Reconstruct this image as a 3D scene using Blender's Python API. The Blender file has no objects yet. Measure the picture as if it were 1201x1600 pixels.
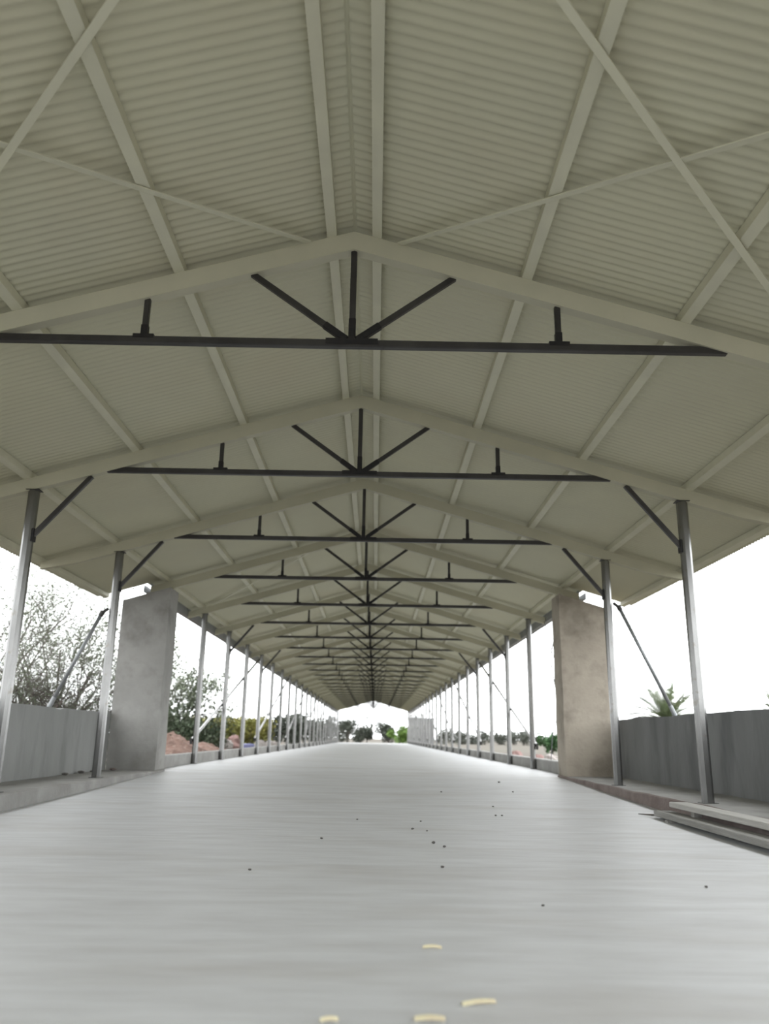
import bpy, math, random
from mathutils import Vector, Matrix, noise
random.seed(7)
scn = bpy.context.scene
COL = scn.collection
PI = math.pi

# ------------------------------------------------------------------ camera
cd = bpy.data.cameras.new('camera')
cam = bpy.data.objects.new('camera', cd)
COL.objects.link(cam)
_r = Vector((0.99982306, -0.01132996, 0.01501629))
_u = Vector((-0.01752476, -0.2708962, 0.96244903))
_f = Vector((0.00683666, 0.96254188, 0.27104683))
CAM = Vector((0.22062513, -5.28639014, 0.75121159))
m = Matrix((( _r.x, _u.x, -_f.x, CAM.x), (_r.y, _u.y, -_f.y, CAM.y), (_r.z, _u.z, -_f.z, CAM.z), (0, 0, 0, 1)))
cam.matrix_world = m
cd.sensor_fit = 'VERTICAL'
cd.sensor_height = 24.0
cd.lens = 24.0 * 1248.5 / 1600.0
cd.clip_end = 600
cd.dof.use_dof = True
cd.dof.focus_distance = 6.5
cd.dof.aperture_fstop = 0.95
scn.camera = cam

# ------------------------------------------------------------------ sky and exposure
w = bpy.data.worlds.new('overcast_sky')
scn.world = w
w.use_nodes = True
nt = w.node_tree
nt.nodes.clear()
wo = nt.nodes.new('ShaderNodeOutputWorld')
bg = nt.nodes.new('ShaderNodeBackground')
tc = nt.nodes.new('ShaderNodeTexCoord')
sx = nt.nodes.new('ShaderNodeSeparateXYZ')
mr = nt.nodes.new('ShaderNodeMapRange')
mr.inputs['From Min'].default_value = -1.0
mr.inputs['From Max'].default_value = 1.0
mr.inputs['To Min'].default_value = 2.9
mr.inputs['To Max'].default_value = 4.7
nt.links.new(tc.outputs['Generated'], sx.inputs[0])
nt.links.new(sx.outputs['X'], mr.inputs['Value'])
nt.links.new(mr.outputs[0], bg.inputs['Strength'])
bg.inputs['Color'].default_value = (0.97, 0.99, 1.0, 1)
nt.links.new(bg.outputs[0], wo.inputs[0])
vs = scn.view_settings
vs.view_transform = 'Standard'
vs.look = 'None'
vs.exposure = 0.0
vs.gamma = 1.0
vs.use_curve_mapping = False

# ------------------------------------------------------------------ helpers
def mat(name, col, rough=0.7, metal=0.0, col2=None, scale=4.0, stretch=(1, 1, 1), lo=0.35, hi=0.65,
        bump=0.0, bscale=40.0, detail=6.0, col3=None, scale3=1.0, lo3=0.55, hi3=0.75, stretch3=(1, 1, 1), spec=0.5):
    mt = bpy.data.materials.new(name)
    mt.use_nodes = True
    n = mt.node_tree
    b = n.nodes['Principled BSDF']
    b.inputs['Base Color'].default_value = (*col, 1)
    b.inputs['Roughness'].default_value = rough
    b.inputs['Metallic'].default_value = metal
    b.inputs['Specular IOR Level'].default_value = spec
    t = n.nodes.new('ShaderNodeTexCoord')
    def noise_fac(sc, st, a, c, det):
        mp = n.nodes.new('ShaderNodeMapping')
        mp.inputs['Scale'].default_value = st
        n.links.new(t.outputs['Object'], mp.inputs[0])
        nz = n.nodes.new('ShaderNodeTexNoise')
        nz.inputs['Scale'].default_value = sc
        nz.inputs['Detail'].default_value = det
        nz.inputs['Roughness'].default_value = 0.6
        n.links.new(mp.outputs[0], nz.inputs['Vector'])
        r = n.nodes.new('ShaderNodeMapRange')
        r.inputs['From Min'].default_value = a
        r.inputs['From Max'].default_value = c
        n.links.new(nz.outputs['Fac'], r.inputs['Value'])
        return r.outputs[0]
    cur = None
    if col2:
        mx = n.nodes.new('ShaderNodeMix')
        mx.data_type = 'RGBA'
        mx.inputs['A'].default_value = (*col, 1)
        mx.inputs['B'].default_value = (*col2, 1)
        n.links.new(noise_fac(scale, stretch, lo, hi, detail), mx.inputs['Factor'])
        cur = mx.outputs['Result']
    if col3:
        mx = n.nodes.new('ShaderNodeMix')
        mx.data_type = 'RGBA'
        if cur: n.links.new(cur, mx.inputs['A'])
        else: mx.inputs['A'].default_value = (*col, 1)
        mx.inputs['B'].default_value = (*col3, 1)
        n.links.new(noise_fac(scale3, stretch3, lo3, hi3, 4.0), mx.inputs['Factor'])
        cur = mx.outputs['Result']
    if cur: n.links.new(cur, b.inputs['Base Color'])
    if bump:
        bp = n.nodes.new('ShaderNodeBump')
        bp.inputs['Strength'].default_value = bump
        bp.inputs['Distance'].default_value = 0.01
        n.links.new(noise_fac(bscale, stretch, 0.2, 0.8, 4.0), bp.inputs['Height'])
        n.links.new(bp.outputs[0], b.inputs['Normal'])
    return mt

M = {}
M['sheet'] = mat('cream_sheet', (.56, .545, .40), .55, 0, (.515, .50, .375), .8, (1, 1, 1), .3, .7, col3=(.52, .485, .35), scale3=.5, lo3=.5, hi3=.8, spec=.3)
M['cream'] = mat('cream_steel', (.61, .595, .455), .5, 0, (.555, .54, .42), 2.5, spec=.3)
M['rafter'] = mat('cream_rafter', (.485, .465, .35), .55, 0, (.445, .43, .325), 2.5, spec=.25)  # cream a little darker than the purlins
M['dark'] = mat('backlit_galvanised_steel', (.05, .047, .044), .42, .35, (.03, .028, .027), 3.0)  # backlit shade of galvanised steel put into a near-black colour
M['black'] = mat('black_painted_weld', (.010, .010, .011), .5, 0, (.02, .018, .018), 12.0, spec=.25)
M['galv'] = mat('galvanised_steel', (.25, .25, .246), .27, .95, (.19, .19, .186), 5.0, (1, 1, .3), col3=(.18, .165, .14), scale3=9, lo3=.6, hi3=.75)
M['gutter'] = mat('gutter_zinc', (.30, .31, .32), .45, .4, (.24, .255, .26), 1.5)
M['floor'] = mat('floor_concrete', (.635, .65, .67), .5, 0, (.50, .505, .515), 3.6, (.40, 1.9, 1), .30, .70, bump=.3, bscale=14, detail=10,
                 col3=(.45, .44, .43), scale3=.9, lo3=.50, hi3=.80, stretch3=(.5, 1.6, 1), spec=.4)
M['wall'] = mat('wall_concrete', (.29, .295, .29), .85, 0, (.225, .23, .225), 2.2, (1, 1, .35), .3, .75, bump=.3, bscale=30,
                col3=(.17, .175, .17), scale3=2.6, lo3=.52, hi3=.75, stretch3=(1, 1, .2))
M['wall_dark'] = mat('wall_darker_concrete', (.215, .22, .22), .85, 0, (.16, .165, .165), 2.2, (1, 1, .35), .3, .75, bump=.3, bscale=30,  # same pattern as the left wall, in a darker grey
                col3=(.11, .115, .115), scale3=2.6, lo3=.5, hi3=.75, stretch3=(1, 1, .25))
M['pillar'] = mat('pillar_concrete', (.36, .355, .34), .85, 0, (.26, .257, .245), 1.6, (1, 1, 1), .3, .7, bump=.3, bscale=22,
                  col3=(.20, .193, .18), scale3=2.2, lo3=.52, hi3=.76)
M['pillar_warm'] = mat('pillar_concrete_warm_lit', (.43, .385, .32), .85, 0, (.33, .29, .24), 1.6, (1, 1, 1), .3, .7, bump=.3, bscale=22,  # warm light on the right pillar put into its concrete colour
                  col3=(.21, .185, .15), scale3=2.0, lo3=.50, hi3=.75)
M['ledge'] = mat('ledge_concrete', (.36, .357, .345), .85, 0, (.27, .267, .255), 2.5, bump=.4, bscale=24, col3=(.25, .24, .225), scale3=3, lo3=.56, hi3=.75)
M['ledge_red'] = mat('ledge_earth_stained', (.25, .21, .195), .9, 0, (.18, .14, .13), 3.0, bump=.5, bscale=24, col3=(.16, .13, .12), scale3=4, lo3=.58, hi3=.8)
M['plank'] = mat('grey_timber', (.34, .335, .32), .8, 0, (.24, .235, .22), 6, (6, .4, 6), bump=.3, bscale=20)
M['pale_timber'] = mat('pale_timber', (.52, .51, .485), .75, 0, (.42, .41, .385), 6, (6, .4, 6), bump=.3, bscale=20)
M['earth'] = mat('red_earth', (.20, .125, .10), .95, 0, (.12, .075, .06), 5, bump=.6, bscale=10, col3=(.27, .20, .165), scale3=9, lo3=.55, hi3=.7)
M['ground'] = mat('dry_ground', (.088, .074, .056), .95, 0, (.072, .068, .046), .25, bump=.4, bscale=5, col3=(.085, .06, .05), scale3=.12, lo3=.5, hi3=.65)
M['bark'] = mat('grey_bark', (.11, .095, .082), .9, 0, (.07, .06, .052), 8)
M['twig'] = mat('brown_twig', (.085, .07, .06), .9, 0, (.05, .042, .038), 8)
def leaf(name, c1, c2, sc=1.5):
    return mat(name, c1, .6, 0, c2, sc, (1, 1, 1), .4, .6, spec=.3)
M['leaf_grey'] = leaf('grey_green_leaf', (.12, .15, .09), (.17, .19, .14))
M['leaf_mid'] = leaf('mid_green_leaf', (.06, .085, .05), (.10, .12, .075))
M['leaf_dark'] = leaf('dark_green_leaf', (.06, .07, .055), (.09, .10, .08))
M['leaf_yel'] = leaf('olive_yellow_leaf', (.26, .24, .07), (.19, .20, .055))
M['leaf_bright'] = leaf('bright_green_leaf', (.13, .22, .05), (.17, .27, .07))
M['leaf_bush'] = leaf('round_bush_leaf', (.06, .13, .055), (.08, .155, .065))
M['leaf_haze'] = leaf('hazy_grey_leaf', (.10, .112, .095), (.13, .14, .12))  # distance haze put into the leaf colour as a paler grey
M['palm'] = leaf('palm_leaf', (.075, .105, .05), (.13, .155, .08))
M['straw'] = mat('dry_straw', (.70, .65, .44), .7, 0, (.62, .53, .38), 30)
M['crumb'] = mat('dark_crumb', (.15, .14, .13), .9, 0, (.09, .085, .08), 30)
M['white'] = mat('pale_rubble', (.36, .33, .31), .9, 0, (.26, .235, .22), 5)
M['pink'] = mat('pink_rubble', (.24, .15, .135), .9, 0, (.18, .11, .10), 5)
M['blue'] = mat('blue_plastic', (.15, .16, .30), .5)
M['teal'] = mat('blue_grey_valve', (.22, .33, .38), .45, .3, (.30, .42, .46), 20)
M['pipe'] = mat('dark_pipe', (.05, .055, .06), .5)
M['shed'] = mat('grey_block', (.155, .155, .153), .9, 0, (.125, .125, .125), 1.2)
M['cable'] = mat('grey_cable', (.10, .10, .11), .6)

class MB:
    def __init__(s): s.v = []; s.f = []; s.mi = []
    def add(s, vs_, fs, mi=0):
        o = len(s.v); s.v += [tuple(v) for v in vs_]
        for f in fs: s.f.append(tuple(i + o for i in f)); s.mi.append(mi)
    def box(s, x0, x1, y0, y1, z0, z1, mi=0):
        s.add([(x0, y0, z0), (x1, y0, z0), (x1, y1, z0), (x0, y1, z0), (x0, y0, z1), (x1, y0, z1), (x1, y1, z1), (x0, y1, z1)],
              [(0, 3, 2, 1), (4, 5, 6, 7), (0, 1, 5, 4), (1, 2, 6, 5), (2, 3, 7, 6), (3, 0, 4, 7)], mi)
    def prism(s, poly, y0, y1, mi=0):          # poly in xz, extruded along y
        n = len(poly)
        s.add([(x, y0, z) for x, z in poly] + [(x, y1, z) for x, z in poly],
              [tuple(range(n)), tuple(range(2 * n - 1, n - 1, -1))] + [(i, i + n, (i + 1) % n + n, (i + 1) % n) for i in range(n)], mi)
    def bar(s, p, q, wd, ht, side=(0, 1, 0), ch=0.12, mi=0):   # rounded-corner rectangular tube
        p, q = Vector(p), Vector(q)
        d = (q - p).normalized(); a = Vector(side)
        a = (a - d * a.dot(d)).normalized(); b = d.cross(a)
        c = min(wd, ht) * ch; hw, hh = wd / 2, ht / 2
        pr = [(-hw + c, -hh), (hw - c, -hh), (hw, -hh + c), (hw, hh - c), (hw - c, hh), (-hw + c, hh), (-hw, hh - c), (-hw, -hh + c)]
        n = 8
        s.add([p + a * x + b * y for x, y in pr] + [q + a * x + b * y for x, y in pr],
              [tuple(range(n - 1, -1, -1)), tuple(range(n, 2 * n))] + [(i, (i + 1) % n, (i + 1) % n + n, i + n) for i in range(n)], mi)
    def tube(s, pts, rad, n=6, mi=0):
        pts = [Vector(p) for p in pts]
        if not hasattr(rad, '__len__'): rad = [rad] * len(pts)
        vs_, fs = [], []
        ref = Vector((.31, .17, .93))
        for i, p in enumerate(pts):
            d = (pts[min(i + 1, len(pts) - 1)] - pts[max(i - 1, 0)]).normalized()
            a = d.cross(ref)
            if a.length < .05: a = d.cross(Vector((1, 0, 0)))
            a.normalize(); b = d.cross(a)
            for k in range(n):
                t = 2 * PI * k / n
                vs_.append(p + (a * math.cos(t) + b * math.sin(t)) * rad[i])
        for i in range(len(pts) - 1):
            for k in range(n):
                fs.append((i * n + k, i * n + (k + 1) % n, (i + 1) * n + (k + 1) % n, (i + 1) * n + k))
        fs.append(tuple(range(n - 1, -1, -1)))
        fs.append(tuple(range((len(pts) - 1) * n, len(pts) * n)))
        s.add(vs_, fs, mi)
    def build(s, name, mats, parent=None, loc=(0, 0, 0), smooth=False):
        me = bpy.data.meshes.new(name)
        l = Vector(loc)
        me.from_pydata([tuple(Vector(v) - l) for v in s.v] if l.length else s.v, [], s.f)
        if not isinstance(mats, (list, tuple)): mats = [mats]
        for mm in mats: me.materials.append(mm)
        if len(mats) > 1: me.polygons.foreach_set('material_index', s.mi)
        if smooth: me.polygons.foreach_set('use_smooth', [True] * len(me.polygons))
        me.validate(); me.update()
        o = bpy.data.objects.new(name, me)
        COL.objects.link(o)
        if parent is not None: o.parent = parent
        else: o.location = l
        return o

def tag(o, label=None, cat=None, group=None, kind=None):
    if label: o['label'] = label
    if cat: o['category'] = cat
    if group: o['group'] = group
    if kind: o['kind'] = kind
    return o
def thing(name, label, cat, loc=(0, 0, 0), group=None):
    o = bpy.data.objects.new(name, None)
    o.empty_display_size = .2
    COL.objects.link(o); o.location = loc
    return tag(o, label, cat, group)
def struct(o, label=None, cat=None): return tag(o, label, cat, None, 'structure')
def copy_tree(o, parent=None):
    c = o.copy(); COL.objects.link(c); c.parent = parent
    for ch in list(o.children): copy_tree(ch, c)
    return c
def beside(name, sources):                     # the first object of that thing's parts by name stem
    return [s for s in sources if s.name.split('.')[0] == name]
ORD = ['nearest', 'second', 'third', 'fourth', 'fifth', 'sixth', 'seventh', 'eighth', 'ninth', 'tenth', 'eleventh', 'twelfth',
       'thirteenth', 'fourteenth', 'fifteenth', 'sixteenth', 'seventeenth', 'eighteenth', 'nineteenth', 'twentieth', 'twenty-first',
       'twenty-second', 'twenty-third', 'twenty-fourth', 'twenty-fifth', 'twenty-sixth', 'farthest']

# ------------------------------------------------------------------ main dimensions
S = 3.0                 # spacing of the frames
NF = 27                 # frames, at y = 0 ... 78
ZA, K = 4.425, .293     # top of the rafters at the ridge, roof slope
RD = .14                # rafter depth
PH = .07                # purlin depth
W = 3.5                 # posts at x = +-W
YE = 78.6
def zr(x): return ZA - K * abs(x)
def zf(y):
    t = min(max((y - 1.5) / 10.0, 0), 1)
    return .165 * t * t * (3 - 2 * t)

# ------------------------------------------------------------------ floor, ground, ledges, walls
b = MB()
ys = [-10, -6, -2] + [.5 * i for i in range(0, 26)] + [14, 18, 26, 40, 60, YE]
for i in range(len(ys) - 1):
    for h0, h1 in ((-3.55, 0.0), (0.0, 3.55)):
        y0, y1 = ys[i], ys[i + 1]
        b.add([(h0, y0, zf(y0)), (h1, y0, zf(y0)), (h1, y1, zf(y1)), (h0, y1, zf(y1))], [(0, 1, 2, 3)])
b.add([(-3.55, YE, zf(YE)), (3.55, YE, zf(YE)), (3.55, YE, -.3), (-3.55, YE, -.3)], [(0, 1, 2, 3)])
struct(b.build('floor', M['floor']))
b = MB()
N = 40
def gz(x, y): return -.12 + .05 * noise.noise(Vector((x * .15, y * .15, 0)))
gx = [-260, -120, -60, -40, -28, -20] + [-16 + i for i in range(33)] + [20, 28, 40, 60, 120, 260]
gy = [-30, -18, -10] + [-6 + 2 * i for i in range(50)] + [100, 120, 160, 240, 420]
vv = [(x, y, gz(x, y) if abs(x) > 4.6 or y > 80 else -.14) for y in gy for x in gx]
nx = len(gx)
b.add(vv, [(j * nx + i, j * nx + i + 1, (j + 1) * nx + i + 1, (j + 1) * nx + i) for j in range(len(gy) - 1) for i in range(nx - 1)])
struct(b.build('ground', M['ground'], smooth=True))

def rough_strip(mb, xa, xb, y0, y1, z0, z1, step, amp, seed, mi_top=0, mi_front=0):
    """a poured strip along y, its inner edge (xa) and top a little uneven"""
    n = max(2, int((y1 - y0) / step)); vs_, fs, mis = [], [], []
    for i in range(n + 1):
        y = y0 + (y1 - y0) * i / n
        e = noise.noise(Vector((y * 1.7, seed, 0))) * amp
        e2 = noise.noise(Vector((y * 1.3, seed + 9, 0))) * amp
        sg = 1 if xb > xa else -1
        xin = xa + sg * abs(e)
        vs_ += [(xin, y, z0), (xin, y, z1 - .012 + e2), (xin + sg * .018, y, z1 + e2), (xb, y, z1 + e2), (xb, y, z0)]
    for i in range(n):
        for k in range(4):
            a = i * 5 + k; f = (a, a + 1, a + 6, a + 5)
            mb.add([], []); fs.append(f); mis.append(mi_front if k in (0, 1) else mi_top)
    fs.append((4, 3, 2, 1, 0)); mis.append(mi_top)
    fs.append(tuple(n * 5 + k for k in range(5))); mis.append(mi_top)
    o = len(mb.v); mb.v += vs_
    for f, q in zip(fs, mis): mb.f.append(tuple(i + o for i in f)); mb.mi.append(q)

b = MB(); rough_strip(b, -3.35, -4.16, -10, 9.05, -.14, .17, .12, .012, 1)
struct(b.build('trim_1', M['ledge']), 'low grey concrete ledge along the left of the aisle', 'ledge')
b = MB(); rough_strip(b, 3.35, 4.26, -10, 9.05, -.14, .17, .12, .014, 2, 0, 1)
struct(b.build('trim_2', [M['ledge'], M['ledge_red']]), 'low earth-stained concrete ledge along the right of the aisle', 'ledge')
b = MB(); rough_strip(b, -3.557, -3.74, 9.06, YE, -.14, .37, .3, .006, 3)
struct(b.build('trim_3', M['ledge']), 'long low concrete kerb behind the left posts', 'kerb')
b = MB(); rough_strip(b, 3.557, 3.74, 9.06, YE, -.14, .37, .3, .006, 4)
struct(b.build('trim_4', M['ledge']), 'long low concrete kerb behind the right posts', 'kerb')

def parapet(name, x0, x1, top, seed, mt):
    b = MB(); n = 150; y0, y1 = -10.0, 8.44
    vs_ = []
    for i in range(n + 1):
        y = y0 + (y1 - y0) * i / n
        t = top + .014 * noise.noise(Vector((y * .9, seed, 3))) + .008 * noise.noise(Vector((y * 7, seed, 1)))
        if seed == 5 and 6.0 < y < 6.25: t -= .02
        if seed == 6 and 7.3 < y < 7.7: t += .012
        vs_ += [(x0, y, -.14), (x0, y, t), (x1, y, t - .004), (x1, y, -.14)]
    fs = []
    for i in range(n):
        for k in range(3):
            a = i * 4 + k; fs.append((a, a + 1, a + 5, a + 4))
    fs += [(3, 2, 1, 0), tuple(n * 4 + k for k in range(4))]
    b.add(vs_, fs)
    return struct(b.build(name, mt))
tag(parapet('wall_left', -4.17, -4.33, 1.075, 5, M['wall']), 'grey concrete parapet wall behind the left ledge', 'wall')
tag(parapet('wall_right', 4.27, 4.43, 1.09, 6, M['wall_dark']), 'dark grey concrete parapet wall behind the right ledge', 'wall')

def pillar(sg, label, mt, xo):
    root = thing('concrete_pillar', label, 'pillar', (sg * 3.78, 8.75, .17))
    b = MB()
    nz_, nx_ = 40, 12
    y0, y1 = 8.46, 9.05
    def top(x): return 3.20 - .30 * (abs(x) - 3.37)
    ring = [(3.37 + (xo - 3.37) * i / nx_, y0) for i in range(nx_ + 1)] + [(xo, y1), (3.37, y1)]
    n = len(ring); vs_ = []
    for j in range(nz_ + 1):
        for i, (x, y) in enumerate(ring):
            z = .172 + (top(x) - .172) * j / nz_
            d = .009 * noise.noise(Vector((x * 3, z * 2.2, sg * 5)))
            e = .012 * noise.noise(Vector((z * 2.5, 7.7, sg * 3))) if i in (0, n - 1) else 0
            vs_.append((sg * (x + e), y + (d if y == y0 else 0), z))
    fs = [(j * n + i, j * n + (i + 1) % n, (j + 1) * n + (i + 1) % n, (j + 1) * n + i) for j in range(nz_) for i in range(n)]
    fs += [tuple(range(n - 1, -1, -1)), tuple(range(nz_ * n, nz_ * n + n))]
    if sg < 0: fs = [f[::-1] for f in fs]
    b.add(vs_, fs)
    b.build('shaft', mt, root, root.location)
    return root
pillar(-1, 'tall grey plastered concrete pillar at the end of the left ledge', M['pillar'], 4.17)
pillar(1, 'tall warm-lit plastered concrete pillar at the end of the right ledge', M['pillar_warm'], 4.27)

# ------------------------------------------------------------------ roof sheeting
b = MB(); P = .076
def sheet(sg, xe, y0, y1):
    xs_ = [.014, xe]
    n = int((y1 - y0) / P * 8); vs_ = []
    for i in range(n + 1):
        y = y0 + (y1 - y0) * i / n
        h = .0058 * math.sin(2 * PI * y / P)
        for x in xs_: vs_.append((sg * x, y, zr(x) + PH + .0105 + h))
    fs = [(i * 2, i * 2 + 1, i * 2 + 3, i * 2 + 2) for i in range(n)]
    if sg < 0: fs = [f[::-1] for f in fs]
    b.add(vs_, fs)
for sg in (-1, 1):
    sheet(sg, 4.80, -9.2, 9.0)  # roof extended unseen behind the camera to darken the near floor
    sheet(sg, 3.93, 9.0, YE)
struct(b.build('ceiling', M['sheet'], smooth=True), 'cream corrugated roof sheeting', 'roof')
b = MB()
zt = ZA + PH + .028
b.add([(-.16, -9.2, zt - .16 * K), (0, -9.2, zt + .004), (.16, -9.2, zt - .16 * K), (-.16, YE, zt - .16 * K), (0, YE, zt + .004), (.16, YE, zt - .16 * K)],
      [(0, 1, 4, 3), (1, 2, 5, 4)])
struct(b.build('trim_5', M['sheet']), 'cream ridge cap over the gap between the roof slopes', 'ridge cap')

# purlins: lipped channels lying on the rafters
def purlin(x, y0, y1, label):
    b = MB(); sg = 1 if x > 0 else -1
    wv = .036
    pl = [(x - wv, zr(abs(x - wv))), (x + wv, zr(abs(x + wv))), (x + wv, zr(abs(x + wv)) + PH), (x - wv, zr(abs(x - wv)) + PH)]
    pl = [(px, pz + .0005) for px, pz in pl]
    b.prism(pl, y0, y1)
    return tag(b.build('purlin', M['cream'], None, (x, y0, zr(x))), label, 'purlin', 'roof purlins')
names_ = {.17: 'cream roof purlin just {} of the ridge', 1.29: 'cream roof purlin on the {} slope, first one out from the ridge pair',
          2.44: 'cream roof purlin halfway down the {} slope', 3.575: 'cream roof purlin running above the {} posts'}
for x, t in names_.items():
    for sg, sd in ((-1, 'left'), (1, 'right')):
        purlin(sg * x, -9.1, YE - .1, t.format(sd))
for sg, sd in ((-1, 'left'), (1, 'right')):
    purlin(sg * 4.62, -9.1, 8.95, 'short cream eave purlin under the wide overhang on the ' + sd)

# ------------------------------------------------------------------ trusses
def truss_parts(root, xe, wide):
    L = root.location
    def at0(mb, name, mt, parent=root): return mb.build(name, mt, parent, (0, 0, L.z))
    for sg in (-1, 1):
        b = MB()
        pl = [(0, ZA), (sg * xe, zr(xe)), (sg * xe, zr(xe) - RD + (.05 if wide else 0)), (sg * (xe - .5), zr(xe - .5) - RD), (0, ZA - RD - .012)]
        if sg > 0: pl = pl[::-1]
        b.prism(pl, -.045, .045)
        o = at0(b, 'rafter', M['rafter']); o['label'] = 'cream rafter'
    zt_ = 3.505; xt = 2.74
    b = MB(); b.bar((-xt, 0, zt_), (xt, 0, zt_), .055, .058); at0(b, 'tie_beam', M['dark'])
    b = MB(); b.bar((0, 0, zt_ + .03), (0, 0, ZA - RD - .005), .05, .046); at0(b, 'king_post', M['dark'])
    for sg in (-1, 1):
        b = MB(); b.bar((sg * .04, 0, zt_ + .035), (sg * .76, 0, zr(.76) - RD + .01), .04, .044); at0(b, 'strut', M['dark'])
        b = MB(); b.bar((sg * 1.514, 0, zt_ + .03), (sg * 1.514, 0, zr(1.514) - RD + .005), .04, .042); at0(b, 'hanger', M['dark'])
        b = MB(); b.box(sg * 1.514 - .075, sg * 1.514 + .075, -.033, .033, zt_ + .012, zt_ + .042)
        b.box(sg * 1.514 - .024, sg * 1.514 + .024, -.024, .024, zt_ + .03, zt_ + .12)
        at0(b, 'hanger_foot', M['black'])
    b = MB()
    b.box(-.19, .19, -.031, .031, zt_ - .010, zt_ + .036)
    b.bar((0, 0, zt_ + .03), (0, 0, zt_ + .20), .056, .052)
    for sg in (-1, 1):
        q = Vector((sg * .72, 0, zr(.76) - RD + .01 - zt_ - .035)).normalized()
        p0 = Vector((sg * .04, 0, zt_ + .035)); b.bar(p0, p0 + q * .20, .048, .052)
    o = at0(b, 'gusset', M['black']); o['label'] = 'black painted joint where the struts meet'

ZB = zr(W) - RD                    # underside of the rafter above the posts
XW, XN = 4.60, 3.855
TN = 'roof truss'
def truss_label(n):
    if n == 0: return 'nearest roof truss, largest in view, dark tie beam under cream rafters'
    if n == NF - 1: return 'farthest roof truss, at the far open end of the shed'
    return '{} roof truss counting back from the camera, dark tie under cream rafters'.format(ORD[n])
wide0 = thing('roof_truss', truss_label(0), 'truss', (0, 0, ZB), 'roof trusses')
truss_parts(wide0, XW, True)
for n in (1, 2):
    c = copy_tree(wide0); c.location.y = S * n; c['label'] = truss_label(n)
nar0 = thing('roof_truss', truss_label(3), 'truss', (0, 9.0, ZB), 'roof trusses')
nar0.location = (0, 0, ZB)
truss_parts(nar0, XN, False)
nar0.location = (0, 9.0, ZB)
for n in range(4, NF):
    c = copy_tree(nar0); c.location.y = S * n; c['label'] = truss_label(n)
# bearing blocks of the fourth truss on the pillars
for sg in (-1, 1):
    b = MB()
    b.prism([(sg * 3.44, 3.17), (sg * 3.58, 3.13), (sg * 3.58, zr(3.58) - RD), (sg * 3.44, zr(3.44) - RD)][::sg], -.04, .04)
    b.build('bearing_block', M['cream'], nar0, (0, 0, ZB))

# ------------------------------------------------------------------ posts
def post(label, zbase, loc, knee, sg, group):
    root = thing('steel_post', label, 'post', loc, group)
    h = ZB - zbase
    b = MB(); b.bar((0, 0, .008), (0, 0, h - .008), .108, .108, (1, 0, 0), .28); b.build('tube', M['galv'], root)
    b = MB(); b.box(-.075, .0545, -.075, .075, 0, .008) if zbase < .168 and loc[1] > 9 else b.box(-.075, .075, -.075, .075, 0, .008)
    b.build('base_plate', M['galv'], root)
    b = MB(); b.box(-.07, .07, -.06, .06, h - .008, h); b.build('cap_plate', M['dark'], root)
    if knee: knee_brace(root, h)
    return root
def knee_brace(root, h):
    b = MB(); zk = 2.76 - root.location.z
    top = zr(W - .6) - RD - root.location.z
    b.bar((.05, 0, zk), (.60, 0, top - .006), .045, .05)
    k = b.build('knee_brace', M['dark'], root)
    b = MB(); b.box(.05, .066, -.04, .04, zk - .07, zk + .07); b.build('knee_clip', M['black'], k)
    return k
def post_label(n, sd):
    if n == 0: return 'steel post under the left end of the nearest truss' if sd == 'left' else 'steel post under the right end of the nearest truss'
    if n == 1: return 'shiny steel post nearest in view on the {} ledge, with knee brace'.format(sd)
    if n == 2: return 'shiny steel post just before the {} concrete pillar, propped by a diagonal tube'.format(sd)
    k = n - 4
    if k == 0: return 'first slim steel post beyond the {} concrete pillar'.format(sd)
    if n == NF - 1: return 'last steel post at the far end of the {} row'.format(sd)
    return '{} steel post in the {} row beyond the concrete pillar'.format(ORD[k], sd)
KNEE = {1, 2, 5, 7}
for si, (sg, sd) in enumerate(((-1, 'left'), (1, 'right'))):
    grp = 'steel posts along the {} side'.format(sd)
    protos = {}
    for n in range(NF):
        if n == 3: continue
        zb = .17 if n < 3 else .165
        key = (n < 3, n in KNEE)
        loc = (sg * W, n * S, zb + .001)
        if key not in protos:
            o = post(post_label(n, sd), zb + .001, loc, key[1], sg, grp)
            protos[key] = o
        else:
            o = copy_tree(protos[key]); o.location = loc; o['label'] = post_label(n, sd)
        o.rotation_euler.z = 0 if sg < 0 else PI

# ------------------------------------------------------------------ bracing
def rod(p, q, label, wd=.045, th=.008):
    b = MB()
    p, q = Vector(p), Vector(q)
    b.bar(p, q, wd, th, (q - p).cross(Vector((0, 0, 1))), .05)
    c = (p + q) / 2
    return tag(b.build('cross_brace', M['cream'], None, c), label, 'brace', 'flat cross braces under the roof')
for sg, sd in ((-1, 'left'), (1, 'right')):
    rod((sg * .34, -.055, zr(.34) - .006), (sg * 3.36, -3.0, zr(3.36) - .006), 'cream flat brace from the nearest truss peak out over the {} side'.format(sd))
    rod((sg * 3.40, -.055, zr(3.40) - .016), (sg * .34, -3.0, zr(.34) - .016), 'cream flat brace overhead from the ridge down to the {} end of truss nearest'.format(sd))
rod((-3.36, 11.94, zr(3.36) - .006), (-.6, 9.06, zr(.6) - .006), 'thin cream brace under the left slope behind the fourth truss')
xb = W + .055 + .026
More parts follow.
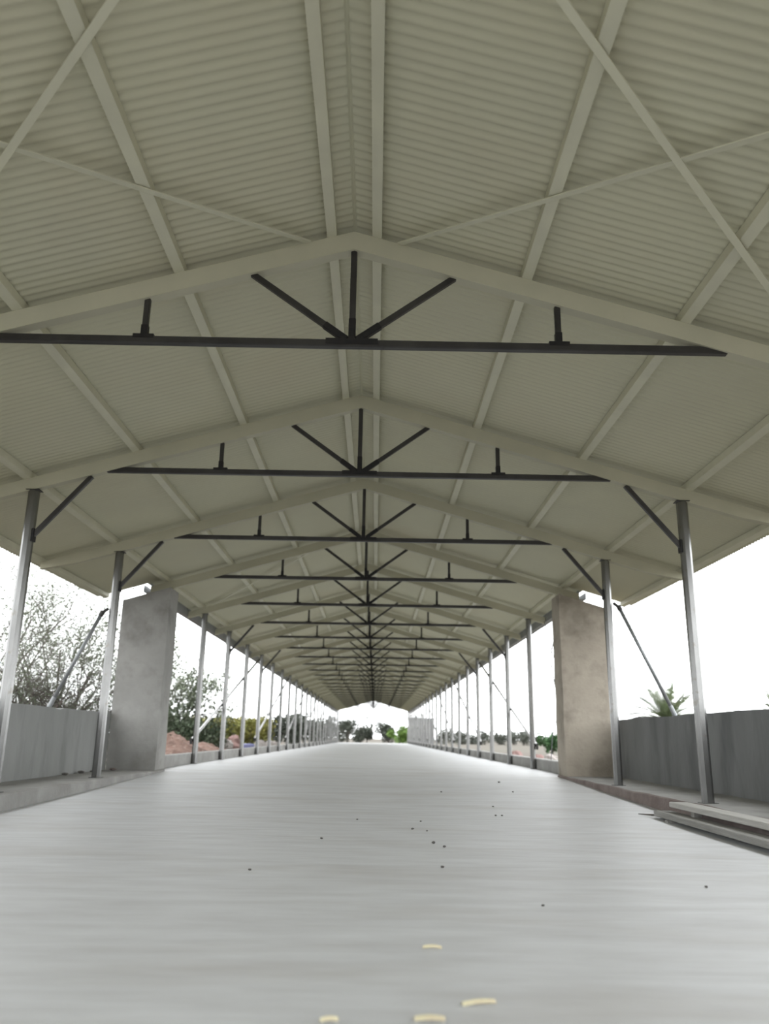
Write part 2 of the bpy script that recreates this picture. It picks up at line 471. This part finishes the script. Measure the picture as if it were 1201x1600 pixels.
for sg, sd in ((-1, 'left'), (1, 'right')):
    for i, n in enumerate((4, 7, 10, 13, 16, 19, 22)):
        b = MB()
        p = Vector((sg * xb, n * S - .06, .62)); q = Vector((sg * xb, (n + 3) * S + .04, 3.12))
        b.bar(p, q, .05, .05, (1, 0, 0))
        root = thing('wall_brace', '{} long diagonal steel brace along the {} row of posts'.format(ORD[i], sd), 'brace', p, 'long diagonal braces of the {} row'.format(sd))
        b.build('tube', M['galv'], root, p)
        b = MB(); b.box(sg * xb - .02, sg * xb + .02, p.y - .03, p.y + .05, p.z - .07, p.z + .05)
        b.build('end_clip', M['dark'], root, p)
# outriggers: a tube from the parapet top up to the post of the third frame
for sg, sd, xw, zw, zt_ in ((-1, 'left', 4.24, 1.085, 2.40), (1, 'right', 4.34, 1.10, 2.60)):
    p = Vector((sg * xw, 6.0, zw)); q = Vector((sg * 3.66, 6.0, zt_ - .02))
    root = thing('outrigger_tube', 'round galvanised tube slanting from the {} parapet up to a steel post'.format(sd), 'brace', p)
    d = (q - p).normalized()
    b = MB(); b.tube([p + d * .13, q], .026, 10); b.build('tube', M['gutter'], root, p, True)
    b = MB(); b.tube([p + Vector((0, 0, -.01)), p + d * .14], [.034, .030], 10); b.build('socket', M['gutter'], root, p)
    b = MB(); b.tube([q - d * .05, q + d * .03], .034, 10)
    b.tube([q, (sg * 3.58, 6.0, zt_ + .04)], .022, 8); b.build('elbow', M['dark'], root, p)
# gutters
for sg, sd in ((-1, 'left'), (1, 'right')):
    b = MB(); x0, x1 = 3.862, 3.99; z0, z1 = 3.20, zr(3.86) + PH - .004
    t = .003
    pl = [(x0, z1), (x0, z0), (x1, z0), (x1, z1 - .03), (x1 - t, z1 - .03), (x1 - t, z0 + t), (x0 + t, z0 + t), (x0 + t, z1)]
    b.prism([(sg * x, z) for x, z in pl][::-sg], 9.0, YE)
    tag(b.build('gutter', M['gutter'], None, (sg * 3.86, 9.0, 3.2)), 'long grey zinc gutter along the {} eave beyond the pillar'.format(sd), 'gutter')
# cables hanging by the right pillar
def cable(pts, label, r=.011):
    b = MB(); out = []
    P_ = [Vector(p) for p in pts]
    for i in range(len(P_) - 1):
        a = P_[max(i - 1, 0)]; c0 = P_[i]; c1 = P_[i + 1]; d = P_[min(i + 2, len(P_) - 1)]
        for k in range(6):
            t = k / 6
            out.append(.5 * ((2 * c0) + (c1 - a) * t + (2 * a - 5 * c0 + 4 * c1 - d) * t * t + (3 * c0 - a - 3 * c1 + d) * t ** 3))
    out.append(P_[-1]); b.tube(out, r, 5)
    return tag(b.build('hanging_cable', M['cable'], None, P_[0]), label, 'cable')
cable([(3.80, 10.4, 3.22), (3.76, 10.4, 2.9), (3.64, 10.4, 2.45), (3.62, 10.4, 2.1), (3.72, 10.4, 1.5), (3.86, 10.4, 1.05), (3.92, 10.4, .37)],
      'thin grey cable hanging from the eave just beyond the right pillar')
cable([(3.82, 11.9, 3.2), (3.86, 11.6, 2.7), (3.92, 11.3, 2.1), (3.88, 11.0, 1.4), (3.70, 10.9, .9), (3.62, 10.8, .37)],
      'faint slack wire crossing behind the hanging cable', .008)

# ------------------------------------------------------------------ planks at the right ledge
def plank(x0, x1, y0, y1, z0, z1, label, tilt=0.0, mt='plank'):
    b = MB(); n = 24; vs_ = []
    for i in range(n + 1):
        y = y0 + (y1 - y0) * i / n; e = .003 * noise.noise(Vector((y * 3, x0, z0)))
        dx = tilt * (y1 - y)
        c = .006
        for x, z in ((x0 + c, z0), (x1 - c, z0), (x1, z0 + c), (x1, z1 - c), (x1 - c, z1), (x0 + c, z1), (x0, z1 - c), (x0, z0 + c)):
            vs_.append((x + dx, y, z + (e if z > (z0 + z1) / 2 else 0)))
    fs = [(i * 8 + k, (i + 1) * 8 + k, (i + 1) * 8 + (k + 1) % 8, i * 8 + (k + 1) % 8) for i in range(n) for k in range(8)]
    fs += [tuple(range(8)), tuple(range(n * 8 + 7, n * 8 - 1, -1))]
    b.add(vs_, fs)
    return tag(b.build('plank', M[mt], None, ((x0 + x1) / 2, y0, z0)), label, 'plank', 'planks lying by the right ledge')
plank(3.03, 3.21, -1.8, 3.22, .030, .082, 'long grey plank lying lowest on the floor by the right ledge', -.012)
plank(3.15, 3.335, -1.8, 3.10, .124, .174, 'long grey plank with pale top face, uppermost against the right ledge', 0.0, 'pale_timber')
for i, (y, t) in enumerate(((2.75, 'front end'), (.2, 'middle'))):
    b = MB(); b.box(3.00, 3.30, y, y + .07, .001, .0295)
    tag(b.build('batten', M['plank'], None, (3.15, y, 0)), 'short wooden batten under the {} of the lower plank'.format(t), 'batten', 'battens under the planks')
    b = MB(); b.box(3.16, 3.23, y - .25, y - .18, .083, .1235)
    tag(b.build('spacer_block', M['plank'], None, (3.2, y, .083)), 'small wooden spacer between the two planks near their {}'.format(t), 'block', 'spacers between the planks')
b = MB(); b.tube([(2.93, 3.40, .022 + .01), (3.05, 3.33, .03), (3.14, 3.30, .03)], [.004, .009, .007], 6)
tag(b.build('stick', M['bark'], None, (3.03, 3.33, .01)), 'thin dark stick on the floor at the end of the lower plank', 'stick')
def lump(name, mt, c, r, label, cat, group=None, sq=.7, seed=0, seg=8):
    b = MB(); vs_ = []; rings = seg // 2 + 1
    for j in range(rings + 1):
        th = PI * j / rings
        for i in range(seg):
            ph = 2 * PI * i / seg
            d = Vector((math.sin(th) * math.cos(ph), math.sin(th) * math.sin(ph), math.cos(th)))
            k = 1 + .45 * noise.noise(d * 1.6 + Vector((seed * 3.1, seed, c[0])))
            vs_.append((c[0] + d.x * r * k, c[1] + d.y * r * k, c[2] + r * sq * .9 + d.z * r * sq * min(k, 1.1)))
    fs = [(j * seg + i, (j + 1) * seg + i, (j + 1) * seg + (i + 1) % seg, j * seg + (i + 1) % seg) for j in range(rings) for i in range(seg)]
    b.add(vs_, fs)
    return tag(b.build(name, mt, None, c), label, cat, group)
lump('mortar_lump', M['white'], (3.17, 3.42, zf(3.4)), .028, 'small pale mortar lump on the floor beside the plank end', 'rubble', None, .8, 3)

# ------------------------------------------------------------------ little things on the floor and the ledge
def on_plane(px, py, z):
    d = _f + _r * ((px - 600.5) / 1248.5) + _u * ((800 - py) / 1248.5)
    return CAM + d * ((z - CAM.z) / d.z)
def on_floor(px, py):
    z = 0
    for _ in range(6): p = on_plane(px, py, z); z = zf(p.y)
    return p
crumbs = [(502, 1311, .012, 'dark crumb on the floor, left of the scattered group'), (644, 1296, .013, 'dark crumb at the back left of the mid-floor cluster'),
          (657, 1284, .010, 'small dark crumb behind the mid-floor cluster'), (667, 1299, .010, 'small dark crumb amid the mid-floor cluster'),
          (677, 1318, .016, 'largest dark crumb of the mid-floor cluster'), (694, 1324, .014, 'dark crumb at the right of the mid-floor cluster'),
          (691, 1356, .012, 'dark crumb nearest the camera below the mid-floor cluster'), (558, 1281, .010, 'lone dark crumb left of the mid-floor cluster'),
          (689, 1238, .014, 'lone dark crumb far back in the middle of the floor'), (779, 1223, .020, 'dark crumb farthest back on the right floor'),
          (801, 1238, .013, 'dark crumb rightmost of the far floor scatter'), (770, 1261, .013, 'dark crumb on the right floor, behind a close pair'),
          (774, 1275, .012, 'left one of a close pair of crumbs on the right floor'), (784, 1275, .011, 'right one of a close pair of crumbs on the right floor'),
          (848, 1416, .009, 'tiny crumb on the bare near floor, right of centre'), (1103, 1387, .010, 'tiny crumb on the near floor towards the planks'),
          (390, 1360, .010, 'tiny crumb on the near floor, left of centre')]
for i, (px, py, r, lb) in enumerate(crumbs):
    p = on_floor(px, py)
    lump('crumb', M['crumb'], (p.x, p.y, p.z), r, lb, 'crumb', 'crumbs scattered on the floor', .55, i + 1, 7)
def husk(px, py, ln, wd, rot, label):
    p = on_floor(px, py); b = MB(); n = 8; vs_ = []
    for i in range(n + 1):
        t = i / n; x = (t - .5) * ln; wv = wd * (.25 + .75 * math.sin(PI * min(max(t, .06), .94)) ** .5)
        zc = .004 +   .004 * math.sin(PI * t); cv = .015 * ln * math.sin(PI * t)
        for s_, dz in ((-1, 0), (0, .006), (1, 0)):
            vs_.append((x * math.cos(rot) - (s_ * wv / 2 + cv) * math.sin(rot), x * math.sin(rot) + (s_ * wv / 2 + cv) * math.cos(rot), zc + dz))
    b.add([(p.x + a, p.y + c, p.z + d) for a, c, d in vs_] + [(p.x + a, p.y + c, p.z + d - .004) for a, c, d in vs_],
          [(i * 3 + k, i * 3 + k + 3, i * 3 + k + 4, i * 3 + k + 1) for i in range(n) for k in (0, 1)] +
          [(27 + i * 3 + k, 27 + i * 3 + k + 1, 27 + i * 3 + k + 4, 27 + i * 3 + k + 3) for i in range(n) for k in (0, 1)] +
          [(i * 3 + k, 27 + i * 3 + k, 27 + i * 3 + 3 + k, i * 3 + 3 + k)[::(1 if k else -1)] for i in range(n) for k in (0, 2)])
    return tag(b.build('straw_husk', M['straw'], None, (p.x, p.y, p.z)), label, 'straw', 'straw husks on the near floor')
husk(748, 1569, .105, .022, .28, 'pale yellow straw husk on the near floor, rightmost and longest')
husk(671, 1594, .085, .030, .05, 'pale straw husk at the very bottom edge, below the longest one')
husk(675, 1482, .070, .012, -.05, 'small faint straw husk farthest back on the near floor')
husk(514, 1596, .050, .016, .2, 'small straw scrap at the bottom edge, leftmost of the husks')
for i, (px, py, r, lb) in enumerate([(66, 1211, .045, 'dry dirt clod at the foot of the left parapet, nearest the camera'), (98, 1208, .05, 'dry dirt clod at the left parapet foot, middle one of three'),
                                     (120, 1206, .03, 'small dirt clod at the left parapet foot, before the post'), (176, 1204, .055, 'dark dirt clod in the corner of left parapet and pillar')]):
    p = on_plane(px, py, .17)
    lump('dirt_clod', M['ledge_red'] if i == 3 else M['crumb'], (max(p.x, -4.09), min(p.y, 8.37), .172), r, lb, 'dirt', 'dirt clods on the left ledge', .4, i + 20, 9)

def at(px, dist):                     # a spot on the outside ground, seen at that column and distance
    d = _f + _r * ((px - 600.5) / 1248.5) + _u * ((800 - 1151.5 - .0156 * (px - 600)) / 1248.5)
    return (CAM.x + d.x / d.y * dist, CAM.y + dist, -.12)
# ------------------------------------------------------------------ outside, left
def heap(name, c, r, h, mt, label, cat, seed):
    b = MB(); nr, ns = 16, 40; vs_ = [(c[0], c[1], c[2] + h)]
    for j in range(1, nr + 1):
        t = j / nr
        for i in range(ns):
            a = 2 * PI * i / ns
            rr = r * t * (1 + .16 * noise.noise(Vector((math.cos(a) * 1.5, math.sin(a) * 1.5, seed))))
            x, y = c[0] + math.cos(a) * rr, c[1] + math.sin(a) * rr
            z = h * (1 - t) ** .9 * (1 + .18 * noise.noise(Vector((x * 2, y * 2, seed)))) + .10 * (1 - t * .7) * noise.noise(Vector((x * 6, y * 6, seed)))
            vs_.append((x, y, c[2] + (max(z, -.02) if j < nr else -.05)))
    fs = [(0, 1 + i, 1 + (i + 1) % ns) for i in range(ns)]
    fs += [(1 + (j - 1) * ns + i, 1 + j * ns + i, 1 + j * ns + (i + 1) % ns, 1 + (j - 1) * ns + (i + 1) % ns) for j in range(1, nr) for i in range(ns)]
    b.add(vs_, fs)
    return tag(b.build(name, mt, None, c), label, cat)
heap('earth_heap', (-5.60, 18.7, -.12), 1.62, .95, M['earth'], 'heap of reddish earth and rubble behind the left kerb, just past the pillar', 'earth', 1)
heap('earth_heap', (-5.75, 23.6, -.12), 1.75, .62, M['earth'], 'lower reddish earth heap behind the pointed one on the left', 'earth', 2)
for i, (px, d, r, mt, lb) in enumerate(((352, 35, .30, 'white', 'pale rubble pile behind the left kerb, nearest the red heaps'), (366, 37.3, .34, 'pink', 'pinkish rubble pile before the olive hedge'),
                                        (408, 33, .27, 'white', 'white rubble pile behind the left kerb, right of the blue one'), (424, 36, .27, 'white', 'white rubble pile farthest along the left kerb'))):
    lump('rubble_pile', M[mt], (*at(px, d)[:2], -.14), r * 1.15, lb, 'rubble', 'rubble piles behind the left kerb', 1.15, i + 40, 14)
b = MB(); c = at(388, 31)
b.tube([(c[0], c[1], -.14), (c[0], c[1], .40), (c[0], c[1], .44)], [.22, .25, .20], 14)
tag(b.build('drum', M['blue'], None, (c[0], c[1], -.14)), 'bluish drum behind the left kerb before the olive hedge', 'drum')
root = thing('water_standpipe', 'dark standpipe with blue-grey valve behind the left pillar', 'tap', (-4.35, 12.3, -.12))
b = MB(); b.tube([(-4.35, 12.3, -.13), (-4.35, 12.3, .66)], .028, 8); b.build('pipe', M['pipe'], root, root.location)
b = MB(); b.tube([(-4.35, 12.3, .64), (-4.35, 12.3, .70), (-4.35, 12.3, .80), (-4.35, 12.3, .84)], [.045, .07, .07, .04], 10)
b.tube([(-4.43, 12.3, .75), (-4.27, 12.3, .75)], .035, 8); b.build('valve', M['teal'], root, root.location)

def leaves(mb, pts, size, per, spread, rnd):
    for p in pts:
        for _ in range(per):
            c = Vector(p) + Vector((rnd.gauss(0, spread), rnd.gauss(0, spread), rnd.gauss(0, spread)))
            a = Vector((rnd.gauss(0, 1), rnd.gauss(0, 1), rnd.gauss(0, 1))).normalized()
            t = a.cross(Vector((rnd.random(), rnd.random(), rnd.random() + .1))).normalized()
            s = size * (.6 + .8 * rnd.random())
            mb.add([c - a * s, c + t * s * .42, c + a * s, c - t * s * .42], [(0, 1, 2, 3)])
def grow(mb, p, d, ln, r, depth, rnd, tips, up=.1, kids=3, fork=.55, n=5, shrink=.68):
    pts = [p]; rad = [r]; k = 4
    for i in range(k):
        d = (d + Vector((rnd.gauss(0, .16), rnd.gauss(0, .16), rnd.gauss(0, .10) + up * .25))).normalized()
        p = p + d * ln / k; pts.append(p); rad.append(r * (1 - .5 * (i + 1) / k))
    mb.tube(pts, rad, n)
    if depth <= 1: tips += pts[1:]
    if depth == 0: return
    for _ in range(kids):
        i = rnd.randint(1, k)
        a = Vector((rnd.gauss(0, 1), rnd.gauss(0, 1), rnd.gauss(0, .7))).normalized()
        grow(mb, pts[i], (d * (1 - fork) + a * fork + Vector((0, 0, up))).normalized(), ln * shrink * (.75 + .5 * rnd.random()), rad[i] * .72, depth - 1, rnd, tips, up, kids, fork, max(3, n - 1), shrink)
def plant(name, label, cat, loc, h, stems, lean, r, depth, lf, size, per, spread, seed, up=.12, kids=3, fork=.55, bark='bark', group=None, shrink=.68):
    rnd = random.Random(seed); root = thing(name, label, cat, loc, group); L = Vector(loc)
    tb, tips = MB(), []
    for s in range(stems):
        a = 2 * PI * (s + rnd.random() * .7) / stems
        d = Vector((math.cos(a) * lean, math.sin(a) * lean, 1)).normalized()
        grow(tb, L + Vector((math.cos(a), math.sin(a), 0)) * .05 * stems * .3, d, h * (.42 + .16 * rnd.random()), r, depth, rnd, tips, up, kids, fork, 6, shrink)
    tb.build('branches', M[bark], root, L)
    if lf:
        fb = MB(); leaves(fb, tips, size, per, spread, rnd); fb.build('foliage', M[lf], root, L)
    return root
G = 'bare bushes behind the left parapet'
plant('bare_bush', 'tangled bare twiggy bush behind the left parapet at the photo edge', 'bush', at(5, 15.6), 3.1, 9, .6, .030, 4, 'leaf_grey', .022, 1, .10, 1, .05, 4, .6, 'twig', G)
plant('bare_bush', 'tangled bare twiggy bush behind the left parapet, left of the slanting tube', 'bush', at(66, 16.8), 3.1, 9, .6, .030, 4, 'leaf_grey', .020, 1, .10, 2, .05, 4, .6, 'twig', G)
plant('bare_bush', 'bare bush with dark leaves behind the parapet, right of the slanting tube', 'bush', at(142, 18.5), 2.6, 8, .55, .028, 4, 'leaf_mid', .03, 1, .12, 3, .05, 4, .6, 'twig', G)
plant('thorn_tree', 'tall airy grey-green tree rising behind the bare bushes on the left', 'tree', at(78, 24), 6.4, 4, .30, .06, 5, 'leaf_grey', .045, 2, .16, 4, .12, 3, .5, 'bark')
plant('thorn_tree', 'sparse tall tree at the left photo edge, mostly bare twigs', 'tree', at(-8, 20), 5.6, 3, .25, .05, 5, 'leaf_grey', .035, 1, .16, 5, .16, 3, .5, 'bark')
plant('thorn_tree', 'grey-green tree between the left pillar and the first slim post', 'tree', at(272, 33), 4.6, 4, .30, .06, 4, 'leaf_grey', .07, 4, .16, 6, .12, 3, .5, 'bark')
plant('dark_bush', 'dense dark bush below the tree, behind the red earth heap', 'bush', at(268, 31), 2.2, 7, .5, .03, 3, 'leaf_mid', .08, 6, .16, 7, .03, 3, .6)
plant('dark_bush', 'dark bush right of the first slim post, before the olive hedge', 'bush', at(322, 34), 1.9, 6, .55, .03, 3, 'leaf_mid', .07, 4, .14, 8, .03, 3, .6)
# flat-topped hedge
def hedge(name, label, cat, x0, x1, y0, y1, h, lf, size, n, seed):
    rnd = random.Random(seed); L = ((x0 + x1) / 2, (y0 + y1) / 2, -.12); b = MB()
    pts = []
    for _ in range(n):
        x, y = rnd.uniform(x0, x1), rnd.uniform(y0, y1)
        t = h * (1 + .06 * noise.noise(Vector((x * 1.3, y * 1.3, seed))))
        pts.append((x, y, -.1 + t * rnd.random() ** .7))
    leaves(b, pts, size, 1, .04, rnd)
    root = thing(name, label, cat, L)
    b.build('foliage', M[lf], root, L)
    s = MB()
    for _ in range(int(n / 60)):
        x, y = rnd.uniform(x0, x1), rnd.uniform(y0, y1)
        s.tube([(x, y, -.14), (x + rnd.gauss(0, .05), y, h * .8)], [.015, .006], 4)
    s.build('stems', M['bark'], root, L)
    return root
hedge('hedge', 'flat-topped olive yellow hedge beyond the left posts', 'hedge', -8.6, -5.0, 34, 37.5, 1.62, 'leaf_yel', .09, 9000, 3)

def crown_tree(name, label, loc, h, r, lf, seed, cat='tree', group=None, dens=700, size=.16, low=.12):
    rnd = random.Random(seed); root = thing(name, label, cat, loc, group); L = Vector(loc)
    t = MB(); t.tube([L, L + Vector((rnd.gauss(0, .05), 0, h * .35)), L + Vector((rnd.gauss(0, .1), 0, h * .7))], [r * .10, r * .07, r * .03], 6)
    for k in range(5):
        a = 2 * PI * k / 5
        t.tube([L + Vector((0, 0, h * .3)), L + Vector((math.cos(a) * r * .6, math.sin(a) * r * .6, h * .62))], [r * .05, r * .015], 4)
    t.build('trunk', M['bark'], root, L)
    f = MB(); pts = []
    lobes = [(Vector((rnd.gauss(0, .38) * r, rnd.gauss(0, .38) * r, h * rnd.uniform(.22, .78))), r * rnd.uniform(.35, .62)) for _ in range(9)]
    for _ in range(dens):
        c, q = rnd.choice(lobes)
        d = Vector((rnd.gauss(0, 1), rnd.gauss(0, 1), rnd.gauss(0, 1))).normalized() * q * rnd.random() ** .35
        p = c + d
        p.z = min(max(p.z, h * low), h)
        pts.append(L + p)
    leaves(f, pts, size, 1, .03, rnd)
    f.build('foliage', M[lf], root, L)
    return root
# row of dark trees beyond the left posts, going away
row = [(436, 52, 2.2, 1.1), (450, 58, 2.1, 1.0), (462, 60, 2.5, 1.2), (476, 66, 2.5, 1.2), (490, 72, 2.6, 1.4), (503, 80, 2.9, 1.4), (515, 90, 2.9, 1.5), (527, 98, 3.0, 1.4)]
words_ = ['first', 'second', 'third', 'fourth', 'fifth', 'sixth', 'seventh', 'last']
for i, (px, d, h, r) in enumerate(row):
    crown_tree('distant_tree', '{} tree of the dark row beyond the left posts, counted from the olive hedge'.format(words_[i]), at(px, d), h, r, 'leaf_dark', 50 + i, group='dark tree row beyond the left posts')
far = [(543, 118, 3.3, 1.9, 'leaf_dark', 'dark tree seen through the far open end, leftmost'), (562, 125, 3.7, 1.9, 'leaf_dark', 'dark tree through the far open end, second from the left and tallest'),
       (573, 122, 2.4, .8, 'leaf_dark', 'low dark tree through the far open end, just left of the sky gap'), (607, 120, 2.9, 1.5, 'leaf_dark', 'dark tree through the far open end, right of the sky gap'),
       (625, 105, 2.8, 1.15, 'leaf_bright', 'bright green tree at the far open end beside the grey block shed')]
for i, (px, d, h, r, lf, lb) in enumerate(far):
    crown_tree('distant_tree', lb, at(px, d), h, r * 1.15, lf, 70 + i, size=.22, low=.04, dens=1000, group='trees at the far open end')
# ------------------------------------------------------------------ outside, right
b = MB(); x0, x1, y0 = 4.25, 7.1, 91.0
root = thing('block_shed', 'grey box-like block shed beyond the far right posts', 'shed', (5.7, 92.5, -.14))
b.box(x0, x1, y0, y0 + 3.4, -.14, 2.85); b.build('walls', M['shed'], root, root.location)
b = MB(); b.prism([(x0 - .12, 2.852), (x1 + .12, 2.852), (x1 + .12, 2.96), (x0 - .12, 3.0)], y0 - .12, y0 + 3.52); b.build('roof', M['gutter'], root, root.location)
crown_tree('round_bush', 'round green bush in the field just left of the right pillar', at(862, 40), 1.2, .62, 'leaf_bush', 90, 'bush', None, 900, .10, .03)
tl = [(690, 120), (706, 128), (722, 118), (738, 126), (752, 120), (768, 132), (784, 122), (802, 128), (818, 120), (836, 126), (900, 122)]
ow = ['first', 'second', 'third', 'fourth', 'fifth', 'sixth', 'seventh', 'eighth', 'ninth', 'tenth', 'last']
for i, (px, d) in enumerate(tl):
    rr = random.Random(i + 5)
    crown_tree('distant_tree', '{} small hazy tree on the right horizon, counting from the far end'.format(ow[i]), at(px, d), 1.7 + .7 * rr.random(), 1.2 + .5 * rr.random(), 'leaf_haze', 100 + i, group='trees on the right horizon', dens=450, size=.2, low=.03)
for i, (px, d, r, mt, lb) in enumerate(((806, 27, .30, 'pink', 'reddish rubble pile on the field behind the right kerb'), (838, 26, .26, 'pink', 'pinkish rubble pile on the field nearer the right pillar'), (862, 25, .28, 'white', 'pale rubble pile on the field next to the right pillar'))):
    lump('rubble_pile', M[mt], (*at(px, d)[:2], -.14), r, lb, 'rubble', 'rubble piles behind the right kerb', .9, i + 60, 14)
# date palm
def palm(px, dist, hz, span, label, seed):
    rnd = random.Random(seed); L = Vector(at(px, dist)); root = thing('date_palm', label, 'palm', L)
    t = MB(); t.tube([L + Vector((0, 0, z * hz / 6)) for z in range(7)], [.26, .23, .24, .22, .24, .22, .18], 10); t.build('trunk', M['bark'], root, L)
    top = L + Vector((0, 0, hz))
    for k in range(44):
        a = k * 2.39996; el = math.radians(80 - 84 * (k / 44.0) ** .75)
        ln = span * rnd.uniform(.85, 1.08); f = MB(); pts = []; d = Vector((math.cos(a) * math.cos(el), math.sin(a) * math.cos(el), math.sin(el)))
        p = top.copy(); n = 12
        for i in range(n + 1):
            pts.append(p.copy())
            d = (d + Vector((0, 0, -.03 - .04 * math.cos(el)))).normalized(); p = p + d * ln / n
        f.tube(pts, [.03 * (1 - i / (n + 2)) + .006 for i in range(n + 1)], 4)
        for i in range(2, n + 1):
            for h_ in (0, .5):
                if i == n and h_: continue
                q = pts[i] if not h_ else (pts[i] + pts[i + 1]) / 2
                dd = (pts[min(i + 1, n)] - pts[i - 1]).normalized(); sd = dd.cross(Vector((0, 0, 1)))
                sd = sd.normalized() if sd.length > .05 else Vector((1, 0, 0))
                l_ = ln * .26 * math.sin(PI * min(.97, .12 + .8 * i / n))
                for s in (-1, 1):
                    v = (sd * s * .75 + dd * .6 + Vector((0, 0, .12))).normalized()
                    wv = dd * .034
                    f.add([q - wv, q + wv, q + v * l_ * .6 + wv * .8, q + v * l_ + Vector((0, 0, -.08 * l_)), q + v * l_ * .6 - wv * .8], [(0, 1, 2, 3, 4)])
        f.build('frond', M['palm'], root, L)
    return root
palm(1045, 46, 1.95, 2.35, 'date palm crown showing above the right parapet between two posts', 1)
palm(1232, 46, 2.0, 2.0, 'palm just reaching into the photo at its right edge above the parapet', 2)
